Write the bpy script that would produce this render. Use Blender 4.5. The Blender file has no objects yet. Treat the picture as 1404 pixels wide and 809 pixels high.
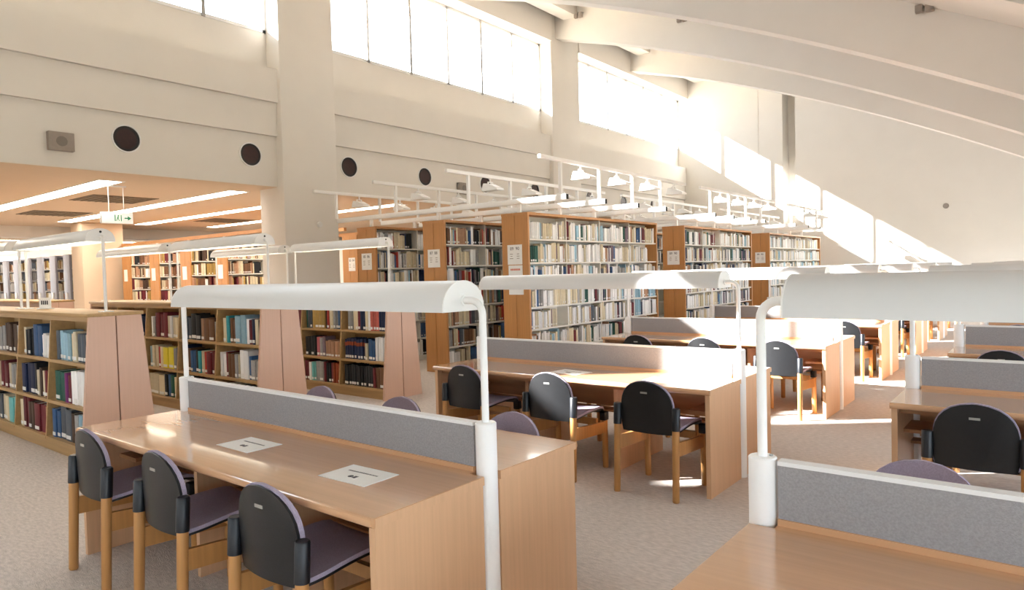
import bpy, bmesh, math, random
from mathutils import Vector, Matrix

random.seed(7)
SC = bpy.context.scene
COL = SC.collection

# ------------------------------------------------------------------ camera
F_PX, PITCH, ROLL, YAW, CAM_Z = 941.56, 0.0331, -0.0267, -0.6728, 1.4824
cp, sp = math.cos(PITCH), math.sin(PITCH)
cy_, sy_ = math.cos(YAW), math.sin(YAW)
fwd = Vector((sy_ * cp, cy_ * cp, -sp))
rgt = Vector((cy_, -sy_, 0))
upv = rgt.cross(fwd)
cr, sr = math.cos(ROLL), math.sin(ROLL)
r2 = cr * rgt + sr * upv
u2 = -sr * rgt + cr * upv
cam_data = bpy.data.cameras.new('camera')
cam = bpy.data.objects.new('camera', cam_data)
COL.objects.link(cam)
M = Matrix((r2, u2, -fwd)).transposed().to_4x4()
M.translation = Vector((0, 0, CAM_Z))
cam.matrix_world = M
cam_data.sensor_width = 36
cam_data.lens = F_PX / 1404 * 36
cam_data.clip_start = 0.05
cam_data.clip_end = 300
SC.camera = cam

# ------------------------------------------------------------------ world, sun, exposure
world = bpy.data.worlds.new('world')
SC.world = world
world.use_nodes = True
wn = world.node_tree
bg = wn.nodes['Background']
bg.inputs['Color'].default_value = (0.78, 0.89, 1.0, 1)
bg.inputs['Strength'].default_value = 7.0
SUN_DIR = Vector((1.0, 0.775, -0.68))
sun_d = bpy.data.lights.new('sun', 'SUN')
sun_d.energy = 60
sun_d.angle = 0.012
sun_d.color = (1.0, 0.97, 0.93)
sun = bpy.data.objects.new('sun', sun_d)
COL.objects.link(sun)
sun.rotation_euler = SUN_DIR.to_track_quat('-Z', 'Y').to_euler()
sun.location = (-40, -30, 30)
SC.view_settings.view_transform = 'Standard'
SC.view_settings.look = 'None'
SC.view_settings.gamma = 1
SC.view_settings.use_curve_mapping = False
SC.view_settings.exposure = 0.1
SC.cycles.max_bounces = 10
SC.cycles.diffuse_bounces = 6
SC.cycles.transparent_max_bounces = 16
SC.cycles.sample_clamp_indirect = 12
SC.cycles.caustics_reflective = False
SC.cycles.caustics_refractive = False


# ------------------------------------------------------------------ materials
def s2l(c):
    c = c / 255
    return c / 12.92 if c <= 0.04045 else ((c + 0.055) / 1.055) ** 2.4


def rgb(r, g, b):
    return (s2l(r), s2l(g), s2l(b), 1)


def base_mat(name, col, rough=0.6, metal=0.0, spec=0.5):
    m = bpy.data.materials.new(name)
    m.use_nodes = True
    b = m.node_tree.nodes['Principled BSDF']
    b.inputs['Base Color'].default_value = col
    b.inputs['Roughness'].default_value = rough
    b.inputs['Metallic'].default_value = metal
    b.inputs['Specular IOR Level'].default_value = spec
    return m, b


def add_noise(m, b, col, var=0.08, scale=(8, 8, 8), detail=4, bump=0.0, bump_scale=None):
    nt = m.node_tree
    tc = nt.nodes.new('ShaderNodeTexCoord')
    mp = nt.nodes.new('ShaderNodeMapping')
    mp.inputs['Scale'].default_value = scale
    nz = nt.nodes.new('ShaderNodeTexNoise')
    nz.inputs['Scale'].default_value = 1.0
    nz.inputs['Detail'].default_value = detail
    nt.links.new(tc.outputs['Object'], mp.inputs['Vector'])
    nt.links.new(mp.outputs['Vector'], nz.inputs['Vector'])
    rp = nt.nodes.new('ShaderNodeValToRGB')
    rp.color_ramp.elements[0].position = 0.3
    rp.color_ramp.elements[1].position = 0.7
    rp.color_ramp.elements[0].color = tuple(max(0, c * (1 - var)) for c in col[:3]) + (1,)
    rp.color_ramp.elements[1].color = tuple(min(1, c * (1 + var)) for c in col[:3]) + (1,)
    nt.links.new(nz.outputs['Fac'], rp.inputs['Fac'])
    nt.links.new(rp.outputs['Color'], b.inputs['Base Color'])
    if bump:
        src = nz
        if bump_scale:
            mp2 = nt.nodes.new('ShaderNodeMapping')
            mp2.inputs['Scale'].default_value = bump_scale
            src = nt.nodes.new('ShaderNodeTexNoise')
            src.inputs['Scale'].default_value = 1.0
            src.inputs['Detail'].default_value = 3
            nt.links.new(tc.outputs['Object'], mp2.inputs['Vector'])
            nt.links.new(mp2.outputs['Vector'], src.inputs['Vector'])
        bp = nt.nodes.new('ShaderNodeBump')
        bp.inputs['Strength'].default_value = bump
        bp.inputs['Distance'].default_value = 0.01
        nt.links.new(src.outputs['Fac'], bp.inputs['Height'])
        nt.links.new(bp.outputs['Normal'], b.inputs['Normal'])


def mat(name, col, rough=0.6, var=0.0, scale=(8, 8, 8), bump=0.0, bump_scale=None, metal=0.0, spec=0.5, detail=4):
    m, b = base_mat(name, col, rough, metal, spec)
    if var or bump:
        add_noise(m, b, col, var, scale, detail, bump, bump_scale)
    return m


def emit(name, col, strength):
    m = bpy.data.materials.new(name)
    m.use_nodes = True
    b = m.node_tree.nodes['Principled BSDF']
    b.inputs['Base Color'].default_value = (0.9, 0.9, 0.9, 1)
    b.inputs['Emission Color'].default_value = col
    b.inputs['Emission Strength'].default_value = strength
    return m


MT = {}
MT['carpet'] = mat('carpet', rgb(212, 203, 197), 0.95, 0.14, (22, 60, 22), 0.6, (70, 190, 70), spec=0.1)
MT['paint'] = mat('cream_paint', rgb(224, 220, 214), 0.75, 0.015, (2, 2, 2), spec=0.25)
MT['soffit'] = mat('lamp_tinted_paint', rgb(216, 196, 172), 0.8, 0.01, (2, 2, 2), spec=0.2)  # tan of the warm ceiling lamps mixed into the paint colour
MT['white'] = mat('white_enamel', rgb(220, 221, 222), 0.35, 0.01, (3, 3, 3))  # dimmed so the lamp shades look less lit
MT['bright'] = mat('white_enamel_lit', rgb(244, 244, 243), 0.4, 0.005, (3, 3, 3))  # same enamel, paler to stand for light falling on posts, caps and frames
MT['whitemat'] = mat('white_satin', rgb(230, 231, 232), 0.5, 0.01, (3, 3, 3))
MT['desk'] = mat('desk_veneer', rgb(206, 160, 120), 0.14, 0.06, (1.6, 40, 40), spec=0.5)
_b = MT['desk'].node_tree.nodes['Principled BSDF']
_b.inputs['Coat Weight'].default_value = 0.7
_b.inputs['Coat Roughness'].default_value = 0.05
_b.inputs['Coat IOR'].default_value = 1.6
MT['deskedge'] = mat('desk_side_veneer', rgb(212, 170, 132), 0.45, 0.05, (60, 60, 2.0))
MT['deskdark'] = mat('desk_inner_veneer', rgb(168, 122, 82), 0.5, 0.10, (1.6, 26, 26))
MT['beech'] = mat('pale_beech_panel', rgb(216, 180, 158), 0.5, 0.022, (60, 60, 2.0))
MT['oak'] = mat('low_bookcase_oak', rgb(184, 150, 102), 0.45, 0.10, (1.8, 28, 28))
MT['tallwood'] = mat('tall_bookcase_veneer', rgb(190, 136, 82), 0.45, 0.08, (60, 60, 1.8))
MT['cream'] = mat('cream_metal_shelf', rgb(234, 231, 223), 0.5, 0.01, (3, 3, 3))
MT['fabric'] = mat('grey_divider_fabric', rgb(156, 155, 157), 0.95, 0.10, (160, 160, 160), 0.25, (300, 300, 300), spec=0.1)
MT['black'] = mat('black_plastic', rgb(22, 23, 26), 0.38, 0.15, (40, 40, 40), 0.06, (220, 220, 220))
MT['navy'] = mat('dark_socket_plastic', rgb(18, 22, 30), 0.4, 0.1, (30, 30, 30))
MT['chairwood'] = mat('chair_leg_wood', rgb(188, 136, 80), 0.42, 0.12, (40, 40, 2.5))
MT['lav'] = mat('lavender_upholstery', rgb(170, 160, 180), 0.95, 0.12, (180, 180, 180), 0.25, (320, 320, 320), spec=0.1)
MT['plate'] = mat('silver_tag', rgb(190, 190, 186), 0.35, 0.05, (60, 60, 60), metal=0.6)
MT['steel'] = mat('brushed_steel', rgb(170, 170, 168), 0.35, 0.05, (60, 60, 60), metal=0.8)
MT['paper'] = mat('white_paper', rgb(240, 240, 238), 0.8, 0.01, (9, 9, 9), spec=0.2)
MT['ink'] = mat('dark_ink', rgb(60, 60, 70), 0.8, 0.02, (9, 9, 9))
MT['redink'] = mat('red_ink', rgb(214, 120, 100), 0.8, 0.02, (9, 9, 9))
MT['green'] = mat('green_print', rgb(60, 160, 120), 0.6, 0.02, (9, 9, 9))
MT['greybox'] = mat('grey_speaker_case', rgb(150, 140, 132), 0.6, 0.04, (30, 30, 30))
MT['mesh'] = mat('speaker_mesh', rgb(128, 120, 114), 0.8, 0.2, (300, 300, 300))
MT['port'] = mat('dark_port', rgb(46, 22, 22), 0.3, 0.2, (20, 20, 20))
MT['grille'] = mat('olive_vent_grille', rgb(112, 96, 70), 0.6, 0.05, (20, 20, 20))
MT['stack'] = mat('grey_mobile_stack', rgb(160, 160, 170), 0.5, 0.04, (12, 12, 12))
MT['rubber'] = mat('dark_rubber', rgb(40, 40, 42), 0.7, 0.05, (20, 20, 20))
MT['ground'] = mat('outdoor_paving', rgb(112, 116, 104), 0.9, 0.1, (2, 2, 2))
MT['signface'] = emit('lit_sign_face', (1.0, 1.0, 0.95, 1), 0.25)
MT['tube'] = emit('fluorescent_lens', (1.0, 0.91, 0.78, 1), 15.0)
MT['lamptube'] = emit('bookcase_lamp_tube', (1.0, 0.9, 0.7, 1), 3.5)
MT['offtube'] = mat('unlit_tube', rgb(232, 232, 228), 0.3, 0.01, (9, 9, 9))


def glass_mat():
    m = bpy.data.materials.new('window_glass')
    m.use_nodes = True
    nt = m.node_tree
    nt.nodes.clear()
    out = nt.nodes.new('ShaderNodeOutputMaterial')
    tr = nt.nodes.new('ShaderNodeBsdfTransparent')
    tr.inputs['Color'].default_value = (0.97, 0.98, 0.98, 1)
    gl = nt.nodes.new('ShaderNodeBsdfGlossy')
    gl.inputs['Roughness'].default_value = 0.02
    mx = nt.nodes.new('ShaderNodeMixShader')
    mx.inputs['Fac'].default_value = 0.06
    nt.links.new(tr.outputs[0], mx.inputs[1])
    nt.links.new(gl.outputs[0], mx.inputs[2])
    nt.links.new(mx.outputs[0], out.inputs[0])
    return m


MT['glass'] = glass_mat()


def book_mats():
    m, b = base_mat('book_cover', (1, 1, 1, 1), 0.6, spec=0.3)
    nt = m.node_tree
    oi = nt.nodes.new('ShaderNodeObjectInfo')
    tc = nt.nodes.new('ShaderNodeTexCoord')
    nz = nt.nodes.new('ShaderNodeTexNoise')
    nz.inputs['Scale'].default_value = 6
    nt.links.new(tc.outputs['Object'], nz.inputs['Vector'])
    mx = nt.nodes.new('ShaderNodeMixRGB')
    mx.blend_type = 'OVERLAY'
    mx.inputs['Fac'].default_value = 0.18
    nt.links.new(oi.outputs['Color'], mx.inputs['Color1'])
    nt.links.new(nz.outputs['Fac'], mx.inputs['Color2'])
    nt.links.new(mx.outputs['Color'], b.inputs['Base Color'])
    MT['book'] = m
    m2, b2 = base_mat('book_row_cover', (1, 1, 1, 1), 0.6, spec=0.3)
    va = m2.node_tree.nodes.new('ShaderNodeVertexColor')
    va.layer_name = 'Col'
    tc2 = m2.node_tree.nodes.new('ShaderNodeTexCoord')
    nz2 = m2.node_tree.nodes.new('ShaderNodeTexNoise')
    nz2.inputs['Scale'].default_value = 30
    m2.node_tree.links.new(tc2.outputs['Object'], nz2.inputs['Vector'])
    mx2 = m2.node_tree.nodes.new('ShaderNodeMixRGB')
    mx2.blend_type = 'OVERLAY'
    mx2.inputs['Fac'].default_value = 0.25
    m2.node_tree.links.new(va.outputs['Color'], mx2.inputs['Color1'])
    m2.node_tree.links.new(nz2.outputs['Fac'], mx2.inputs['Color2'])
    m2.node_tree.links.new(mx2.outputs['Color'], b2.inputs['Base Color'])
    MT['bookrow'] = m2


book_mats()


# ------------------------------------------------------------------ mesh helpers
class MB:
    """collects shapes, then links them as one mesh object"""
    def __init__(self):
        self.v, self.f, self.smooth = [], [], []

    def add(self, vs, fs, smooth=False):
        n = len(self.v)
        self.v += [tuple(p) for p in vs]
        self.f += [tuple(i + n for i in f) for f in fs]
        self.smooth += [smooth] * len(fs)
        return self

    def box(self, x0, x1, y0, y1, z0, z1):
        vs = [(x, y, z) for z in (z0, z1) for y in (y0, y1) for x in (x0, x1)]
        return self.add(vs, [(0, 2, 3, 1), (4, 5, 7, 6), (0, 1, 5, 4), (2, 6, 7, 3), (0, 4, 6, 2), (1, 3, 7, 5)])

    def bbox(self, x0, x1, y0, y1, z0, z1, r):
        """box with all edges chamfered by r"""
        bm = bmesh.new()
        vs = [bm.verts.new((x, y, z)) for z in (z0, z1) for y in (y0, y1) for x in (x0, x1)]
        for f in [(0, 2, 3, 1), (4, 5, 7, 6), (0, 1, 5, 4), (2, 6, 7, 3), (0, 4, 6, 2), (1, 3, 7, 5)]:
            bm.faces.new([vs[i] for i in f])
        bmesh.ops.bevel(bm, geom=bm.edges[:], offset=r, segments=2, affect='EDGES', profile=0.5)
        bm.verts.index_update()
        self.add([v.co[:] for v in bm.verts], [[v.index for v in f.verts] for f in bm.faces], False)
        bm.free()
        return self

    def prism(self, poly, axis, a, b, smooth=False):
        """extrude a 2-D polygon along an axis; poly given in the two other axes in xyz order"""
        def P(p, t):
            return {'x': (t, p[0], p[1]), 'y': (p[0], t, p[1]), 'z': (p[0], p[1], t)}[axis]
        n = len(poly)
        vs = [P(p, a) for p in poly] + [P(p, b) for p in poly]
        fs = [tuple(range(n))[::-1], tuple(range(n, 2 * n))]
        self.add(vs, fs, False)
        m = len(self.v) - 2 * n
        for i in range(n):
            j = (i + 1) % n
            self.f.append((m + i, m + j, m + n + j, m + n + i))
            self.smooth.append(smooth)
        return self

    def tube(self, pts, r, seg=12, cap=True, smooth=True):
        pts = [Vector(p) for p in pts]
        rs = r if isinstance(r, (list, tuple)) else [r] * len(pts)
        rings = []
        t0 = (pts[1] - pts[0]).normalized()
        nrm = t0.orthogonal().normalized()
        for i, p in enumerate(pts):
            if i == 0:
                t = t0
            elif i == len(pts) - 1:
                t = (pts[i] - pts[i - 1]).normalized()
            else:
                t = ((pts[i] - pts[i - 1]).normalized() + (pts[i + 1] - pts[i]).normalized()).normalized()
            nrm = (nrm - t * nrm.dot(t)).normalized()
            bn = t.cross(nrm)
            rings.append([p + rs[i] * (math.cos(2 * math.pi * k / seg) * nrm + math.sin(2 * math.pi * k / seg) * bn) for k in range(seg)])
        vs = [q for rg in rings for q in rg]
        fs = []
        for i in range(len(pts) - 1):
            for k in range(seg):
                k2 = (k + 1) % seg
                fs.append((i * seg + k, i * seg + k2, (i + 1) * seg + k2, (i + 1) * seg + k))
        self.add(vs, fs, smooth)
        if cap:
            m = len(self.v) - len(vs)
            self.f.append(tuple(m + k for k in range(seg))[::-1])
            self.f.append(tuple(m + (len(pts) - 1) * seg + k for k in range(seg)))
            self.smooth += [False, False]
        return self

    def cyl(self, x, y, z0, z1, r, seg=20):
        return self.tube([(x, y, z0), (x, y, z1)], r, seg)

    def data(self, name, m):
        me = bpy.data.meshes.new(name)
        me.from_pydata(self.v, [], self.f)
        me.polygons.foreach_set('use_smooth', self.smooth)
        bm = bmesh.new()
        bm.from_mesh(me)
        bmesh.ops.recalc_face_normals(bm, faces=bm.faces[:])
        bm.to_mesh(me)
        bm.free()
        me.set_sharp_from_angle(angle=0.75)
        me.materials.append(MT[m])
        return me

    def build(self, name, m, parent=None, loc=None):
        o = bpy.data.objects.new(name, self.data(name, m))
        COL.objects.link(o)
        if parent:
            o.parent = parent
        if loc:
            o.location = loc
        return o


def part(name, me, parent, loc=(0, 0, 0), rot=(0, 0, 0), scale=(1, 1, 1)):
    o = bpy.data.objects.new(name, me)
    COL.objects.link(o)
    o.parent = parent
    o.location = loc
    o.rotation_euler = rot
    o.scale = scale
    return o


def tag(o, label=None, cat=None, group=None, kind=None):
    if label:
        o['label'] = label
    if cat:
        o['category'] = cat
    if group:
        o['group'] = group
    if kind:
        o['kind'] = kind
    return o


def thing(name, label, cat, loc=(0, 0, 0), rz=0, group=None):
    o = bpy.data.objects.new(name, None)
    COL.objects.link(o)
    o.location = loc
    o.rotation_euler = (0, 0, rz)
    o.empty_display_size = 0.1
    return tag(o, label, cat, group)


def copy_tree(o, parent=None):
    c = o.copy()
    COL.objects.link(c)
    c.parent = parent
    for ch in o.children:
        copy_tree(ch, c)
    return c


def place(proto, state, loc, rz=0, label=None, group=None):
    """first call moves the prototype itself, later calls copy it"""
    o = proto if not state else copy_tree(proto)
    state.append(1)
    o.location = loc
    o.rotation_euler = (0, 0, rz)
    tag(o, label, None, group)
    return o


def struct(name, mb, m, parent=None):
    o = mb.build(name, m, parent)
    if parent is None:
        o['kind'] = 'structure'
    return o


def sroot(name):
    o = bpy.data.objects.new(name, None)
    COL.objects.link(o)
    o['kind'] = 'structure'
    return o


def text(parent, body, size, loc, rot, m, name='lettering'):
    cu = bpy.data.curves.new(name, 'FONT')
    cu.body = body
    cu.size = size
    cu.align_x = 'CENTER'
    cu.align_y = 'CENTER'
    cu.extrude = 0.0004
    cu.materials.append(MT[m])
    tmp = bpy.data.objects.new('tmp', cu)
    COL.objects.link(tmp)
    bpy.context.view_layer.update()
    me = bpy.data.meshes.new_from_object(tmp.evaluated_get(bpy.context.evaluated_depsgraph_get()))
    bpy.data.objects.remove(tmp)
    o = part(name, me, parent, loc, rot)
    o['kind'] = 'stuff'
    return o


# ------------------------------------------------------------------ the shell of the room
XC = -10.05            # face of the columns
XWIN = -10.45          # clerestory window plane
YFAR, YFAR2 = 22.6, 23.2
YB = -2.5              # wall behind the reading area
XR = 2.4               # low glazed wall at the foot of the vault
XLOW = -35.0           # far side of the low stack area
ZLOW = 3.01            # low ceiling
COLS = [(-1.31, -0.22), (6.62, 7.71), (14.45, 15.74)]
BAYS = [(YB, -1.31), (-0.22, 6.62), (7.71, 14.45), (15.74, YFAR)]


def zrib(x):
    # underside of the curved beams
    t = x + 10.1
    return 7.42 - 0.262 * t - 0.0138 * t * t


b = MB().box(XLOW - 0.3, XR + 0.3, YB - 0.3, YFAR2 + 1.0, -0.12, 0.0)
struct('floor', b, 'carpet')
struct('ground', MB().box(-70, 50, -60, 80, -0.5, -0.3), 'ground')

# columns
for (a, c) in COLS:
    o = struct('column', MB().bbox(XC - 0.72, XC, a, c, 0, 8.6, 0.02), 'paint')

# clerestory wall, bay by bay
w = sroot('wall_left')
for (a, c) in BAYS:
    for nm, x0, z0, z1 in (('lintel_band', -10.22, ZLOW, 3.84), ('fascia_band', -10.17, 3.84, 4.39), ('upper_band', -10.12, 4.39, 4.94)):
        MB().box(-10.77, x0, a, c, z0 + 0.004, z1).build(nm, 'paint', w)
    MB().box(-10.77, XWIN + 0.04, a, c, 4.94, 5.59).build('window_apron', 'paint', w)
    MB().box(-10.9, -10.02, a, c, 7.30, 7.95).build('head_beam', 'paint', w)
    MB().box(-10.9, XWIN, a, c, 7.95, 8.75).build('upper_wall', 'paint', w)

MULL = {1: [1.10, 3.32, 5.54], 2: [9.93, 12.15], 3: [17.8, 20.06], 0: []}
for i, (a, c) in enumerate(BAYS):
    wd = sroot('window_%d' % (i + 1))
    z0, z1 = 5.59, 7.30
    f = MB()
    f.box(XWIN - 0.05, XWIN + 0.05, a, c, z0, z0 + 0.05)
    f.box(XWIN - 0.05, XWIN + 0.05, a, c, z1 - 0.06, z1)
    f.box(XWIN - 0.05, XWIN + 0.05, a, a + 0.06, z0, z1)
    f.box(XWIN - 0.05, XWIN + 0.05, c - 0.06, c, z0, z1)
    f.build('window_frame', 'whitemat', wd)
    ms = sorted(MULL[i])
    pts = [a] + ms + [c]
    mids = [(p + q) / 2 for p, q in zip(pts, pts[1:]) if q - p > 1.7]
    for y in ms:
        MB().box(XWIN - 0.06, XWIN + 0.06, y - 0.03, y + 0.03, z0, z1).build('mullion', 'steel', wd)
    for y in mids:
        MB().box(XWIN - 0.05, XWIN + 0.05, y - 0.028, y + 0.028, z0, z1).build('glazing_bar', 'whitemat', wd)
    al = sorted(pts + mids)
    for p, q in zip(al, al[1:]):
        MB().box(XWIN - 0.004, XWIN + 0.004, p + 0.03, q - 0.03, z0 + 0.04, z1 - 0.05).build('pane', 'glass', wd)

# far wall: nearer part with a return, then a recessed part
w = MB().box(-10.77, -6.86, YFAR, YFAR2 + 0.3, 0, 9.0)
struct('wall_far', w, 'paint')
struct('wall_far_slot', MB().box(-6.86, -6.47, YFAR2, YFAR2 + 0.3, 0, 9.0), 'paint')
struct('wall_far_aisle', MB().box(-6.47, XR + 0.3, YFAR, YFAR2 + 0.3, 0, 9.0), 'paint')
struct('trim_1', MB().box(-7.66, -7.62, YFAR - 0.012, YFAR, 2.3, 8.2), 'paint')

# low stack area: ceiling, far walls
struct('ceiling_low', MB().box(XLOW, -10.24, YB, YFAR2 + 0.3, ZLOW, ZLOW + 0.25), 'soffit')
w = sroot('wall_stack_far')
MB().box(XLOW - 0.3, XLOW, YB, YFAR2 + 0.3, 0, 0.8).build('plinth_wall', 'paint', w)
MB().box(XLOW - 0.3, XLOW, YB, YFAR2 + 0.3, 2.7, ZLOW).build('head_beam', 'paint', w)
ys_ = [YB + (YFAR2 + 0.3 - YB) * k / 8 for k in range(9)]
for y in ys_:
    MB().box(XLOW - 0.3, XLOW, y - 0.15, y + 0.15, 0.8, 2.7).build('pier', 'paint', w)
for p, q in zip(ys_, ys_[1:]):
    MB().box(XLOW - 0.16, XLOW - 0.15, p + 0.15, q - 0.15, 0.8, 2.7).build('pane', 'glass', w)
struct('wall_stack_end', MB().box(XLOW, -10.77, YFAR2, YFAR2 + 0.3, 0, ZLOW), 'paint')
struct('wall_stack_back', MB().box(XLOW, -10.3, YB - 0.3, YB, 0, ZLOW), 'paint')

# vault: shell and curved beams
n = 44
xs = [-11.0 + (XR + 0.35 + 11.0) * k / n for k in range(n + 1)]
v = MB()
pr_lo = [(x, zrib(x) + 0.84) for x in xs]
pr_hi = [(x, zrib(x) + 1.05) for x in xs]
v.prism(pr_lo + pr_hi[::-1], 'y', YB - 0.3, YFAR2 + 0.3, True)
struct('ceiling', v, 'paint')
RIBS = [-2.1, -0.15, 3.4, 7.17, 11.3, 15.0, 18.9]
xs2 = [-10.08 + (XR + 10.08) * k / 40 for k in range(41)]
for yr in RIBS:
    lo = [(x, zrib(x)) for x in xs2]
    hi = [(x, zrib(x) + 0.86) for x in xs2]
    struct('ceiling_beam', MB().prism(lo + hi[::-1], 'y', yr - 0.34, yr, True), 'paint')
# purlins just inside the windows, between beams
for y0, y1 in zip(RIBS, RIBS[1:] + [YFAR]):
    x0 = -9.5
    struct('roof_purlin', MB().box(x0 - 0.28, x0 + 0.12, y0, y1 - 0.34 if y1 < YFAR else y1, zrib(x0) + 0.55, zrib(x0) + 0.9), 'paint')

# low glazed wall at the foot of the vault, and the glazed wall behind the reading area
ZR = zrib(XR)
w = sroot('wall_right')
MB().box(XR, XR + 0.15, YB, YFAR2, 0, 0.25).build('plinth_wall', 'paint', w)
MB().box(XR, XR + 0.15, YB, YFAR2, ZR - 0.12, ZR + 0.85).build('head_beam', 'paint', w)
yy = [YB] + RIBS[1:] + [YFAR2]
for y in yy:
    MB().box(XR, XR + 0.15, y, y + 0.25, 0.25, ZR - 0.12).build('pier', 'paint', w)
for p, q in zip(yy, yy[1:]):
    MB().box(XR + 0.05, XR + 0.06, p + 0.25, q, 0.25, ZR - 0.12).build('pane', 'glass', w)
w = sroot('wall_back')
MB().box(-10.77, XR + 0.3, YB - 0.2, YB, 0, 1.0).build('plinth_wall', 'paint', w)
bx = [-10.77, -8.6, -6.4, -4.2, -2.0, 0.2, XR + 0.1]
for x in bx:
    MB().box(x - 0.1, x + 0.1, YB - 0.2, YB, 1.0, zrib(x) + 0.9).build('pier', 'paint', w)
for p, q in zip(bx, bx[1:]):
    zt = 1.45
    MB().box(p + 0.1, q - 0.1, YB - 0.11, YB - 0.10, 1.0, zt).build('pane', 'glass', w)
    MB().prism([(p + 0.1, zt), (q - 0.1, zt), (q - 0.1, zrib(q) + 0.9), (p + 0.1, zrib(p) + 0.9)], 'y', YB - 0.2, YB).build('head_panel', 'paint', w)


# ------------------------------------------------------------------ reading desks
DL, DD, DH = 2.457, 1.209, 0.70
PX = DL / 2 - 0.027       # lamp post centre from the desk centre
PR = 0.042


def make_desk():
    t = thing('study_desk', 'x', 'desk')
    hl, hd, nw, nd = DL / 2, DD / 2, 0.075, 0.05
    # tabletop with a notch at each end for the lamp post
    bm = bmesh.new()
    poly = [(-hl, -hd), (hl, -hd), (hl, -nd), (hl - nw, -nd), (hl - nw, nd), (hl, nd), (hl, hd), (-hl, hd), (-hl, nd), (-hl + nw, nd), (-hl + nw, -nd), (-hl, -nd)]
    vs = [bm.verts.new((x, y, DH - 0.034)) for x, y in poly]
    f = bm.faces.new(vs)
    r = bmesh.ops.extrude_face_region(bm, geom=[f])
    bmesh.ops.translate(bm, verts=[g for g in r['geom'] if isinstance(g, bmesh.types.BMVert)], vec=(0, 0, 0.034))
    ed = [e for e in bm.edges if abs(abs(e.verts[0].co.y) - hd) < 1e-4 and abs(e.verts[0].co.y - e.verts[1].co.y) < 1e-4 and abs(e.verts[0].co.z - e.verts[1].co.z) < 1e-4]
    bmesh.ops.bevel(bm, geom=ed, offset=0.0145, segments=4, affect='EDGES', profile=0.5)
    bmesh.ops.recalc_face_normals(bm, faces=bm.faces[:])
    me = bpy.data.meshes.new('tabletop')
    bm.to_mesh(me)
    bm.free()
    me.materials.append(MT['desk'])
    part('tabletop', me, t)
    for s in (-1, 1):
        for q in (-1, 1):
            x0, x1 = sorted((s * hl - s * 0.006, s * (hl - 0.036)))
            y0, y1 = sorted((q * (hd - 0.02), q * nd))
            MB().box(x0, x1, y0, y1, 0, DH - 0.034).build('end_panel', 'deskedge', t)
            # thin edge lipping along the table end
            xa, xb = sorted((s * hl, s * (hl + 0.002)))
            ya, yb = sorted((q * (hd - 0.016), q * nd))
            MB().box(xa, xb, ya, yb, DH - 0.033, DH - 0.003).build('edge_lipping', 'deskedge', t)
        MB().box(*sorted((s * 0.395, s * 0.425)), -0.36, 0.36, 0, DH - 0.034).build('middle_support', 'deskedge', t)
    MB().box(-hl + 0.036, hl - 0.036, -0.014, 0.014, 0.40, DH - 0.034).build('modesty_panel', 'deskdark', t)
    for q in (-1, 1):
        MB().box(-hl + 0.036, hl - 0.036, *sorted((q * 0.05, q * 0.16)), 0.385, 0.40).build('cable_ledge', 'deskdark', t)
        MB().box(-hl + 0.036, hl - 0.036, *sorted((q * 0.50, q * 0.53)), DH - 0.064, DH - 0.034).build('apron_rail', 'deskdark', t)
    for s in (-1, 1):
        MB().box(*sorted((s * (hl - 0.036), s * (hl - 0.24))), -0.40, -0.12, 0.50, 0.52).build('corner_shelf', 'deskdark', t)
    d = MB().box(-PX + 0.05, PX - 0.05, -0.017, 0.017, DH + 0.02, 0.882).build('divider', 'fabric', t)
    MB().box(-PX + 0.05, PX - 0.05, -0.021, 0.021, 0.882, 0.895).build('top_trim', 'whitemat', d)
    MB().box(-PX + 0.05, PX - 0.05, -0.024, 0.024, DH, DH + 0.02).build('base_strip', 'desk', d)
    return t


def shade_poly(r, h, th, inner=True):
    n = 16
    out = []
    for k in range(n + 1):
        a = math.pi * k / n
        out.append((-r * math.cos(a), h * (math.sin(a) ** 0.85)))
    if not inner:
        return out
    inn = [((r - th) / r * p[0], (h - th) / h * p[1]) for p in out]
    return out + inn[::-1]


def make_desk_lamp():
    t = thing('reading_lamp', 'x', 'lamp')
    zb, r, h = 1.333, 0.120, 0.122
    L = DL / 2 - 0.125
    sh = MB().prism([(p[0], p[1] + zb) for p in shade_poly(r, h, 0.006)], 'x', -L + 0.003, L - 0.003, True).build('lamp_shade', 'white', t)
    for s in (-1, 1):
        e = MB().prism([(p[0], p[1] + zb) for p in shade_poly(r + 0.001, h + 0.001, 0, False)], 'x', *sorted((s * (L - 0.003), s * (L + 0.002))), False).build('end_cap', 'bright', sh)
        # wide round post beside the desk, standing on the floor
        p = MB()
        p.tube([(s * PX, 0, 0), (s * PX, 0, 0.896), (s * PX, 0, 0.90)], [PR, PR, PR - 0.004], 28)
        p.build('post', 'bright', t)
        bend = 0.055
        pts = [(s * PX, 0, 0.90), (s * PX, 0, 1.375 - bend)]
        for k in range(1, 7):
            a = math.pi / 2 * k / 6
            pts.append((s * (PX - bend + bend * math.cos(a)), 0, 1.375 - bend + bend * math.sin(a)))
        pts.append((s * (L + 0.001), 0, 1.375))
        arm = MB().tube(pts, 0.0145, 14).build('arm', 'bright', t)
        MB().tube([(s * (L + 0.001), 0, 1.375), (s * (L + 0.009), 0, 1.375)], 0.021, 16).build('flange', 'bright', arm)
        MB().tube([(s * PX - s * 0.022, 0.012, 0.90), (s * PX - s * 0.022, 0.012, 0.905)], 0.006, 10).build('screw', 'steel', arm)
    MB().tube([(-L + 0.05, 0, zb + 0.045), (L - 0.05, 0, zb + 0.045)], 0.014, 10).build('light_tube', 'offtube', t)
    return t


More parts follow.
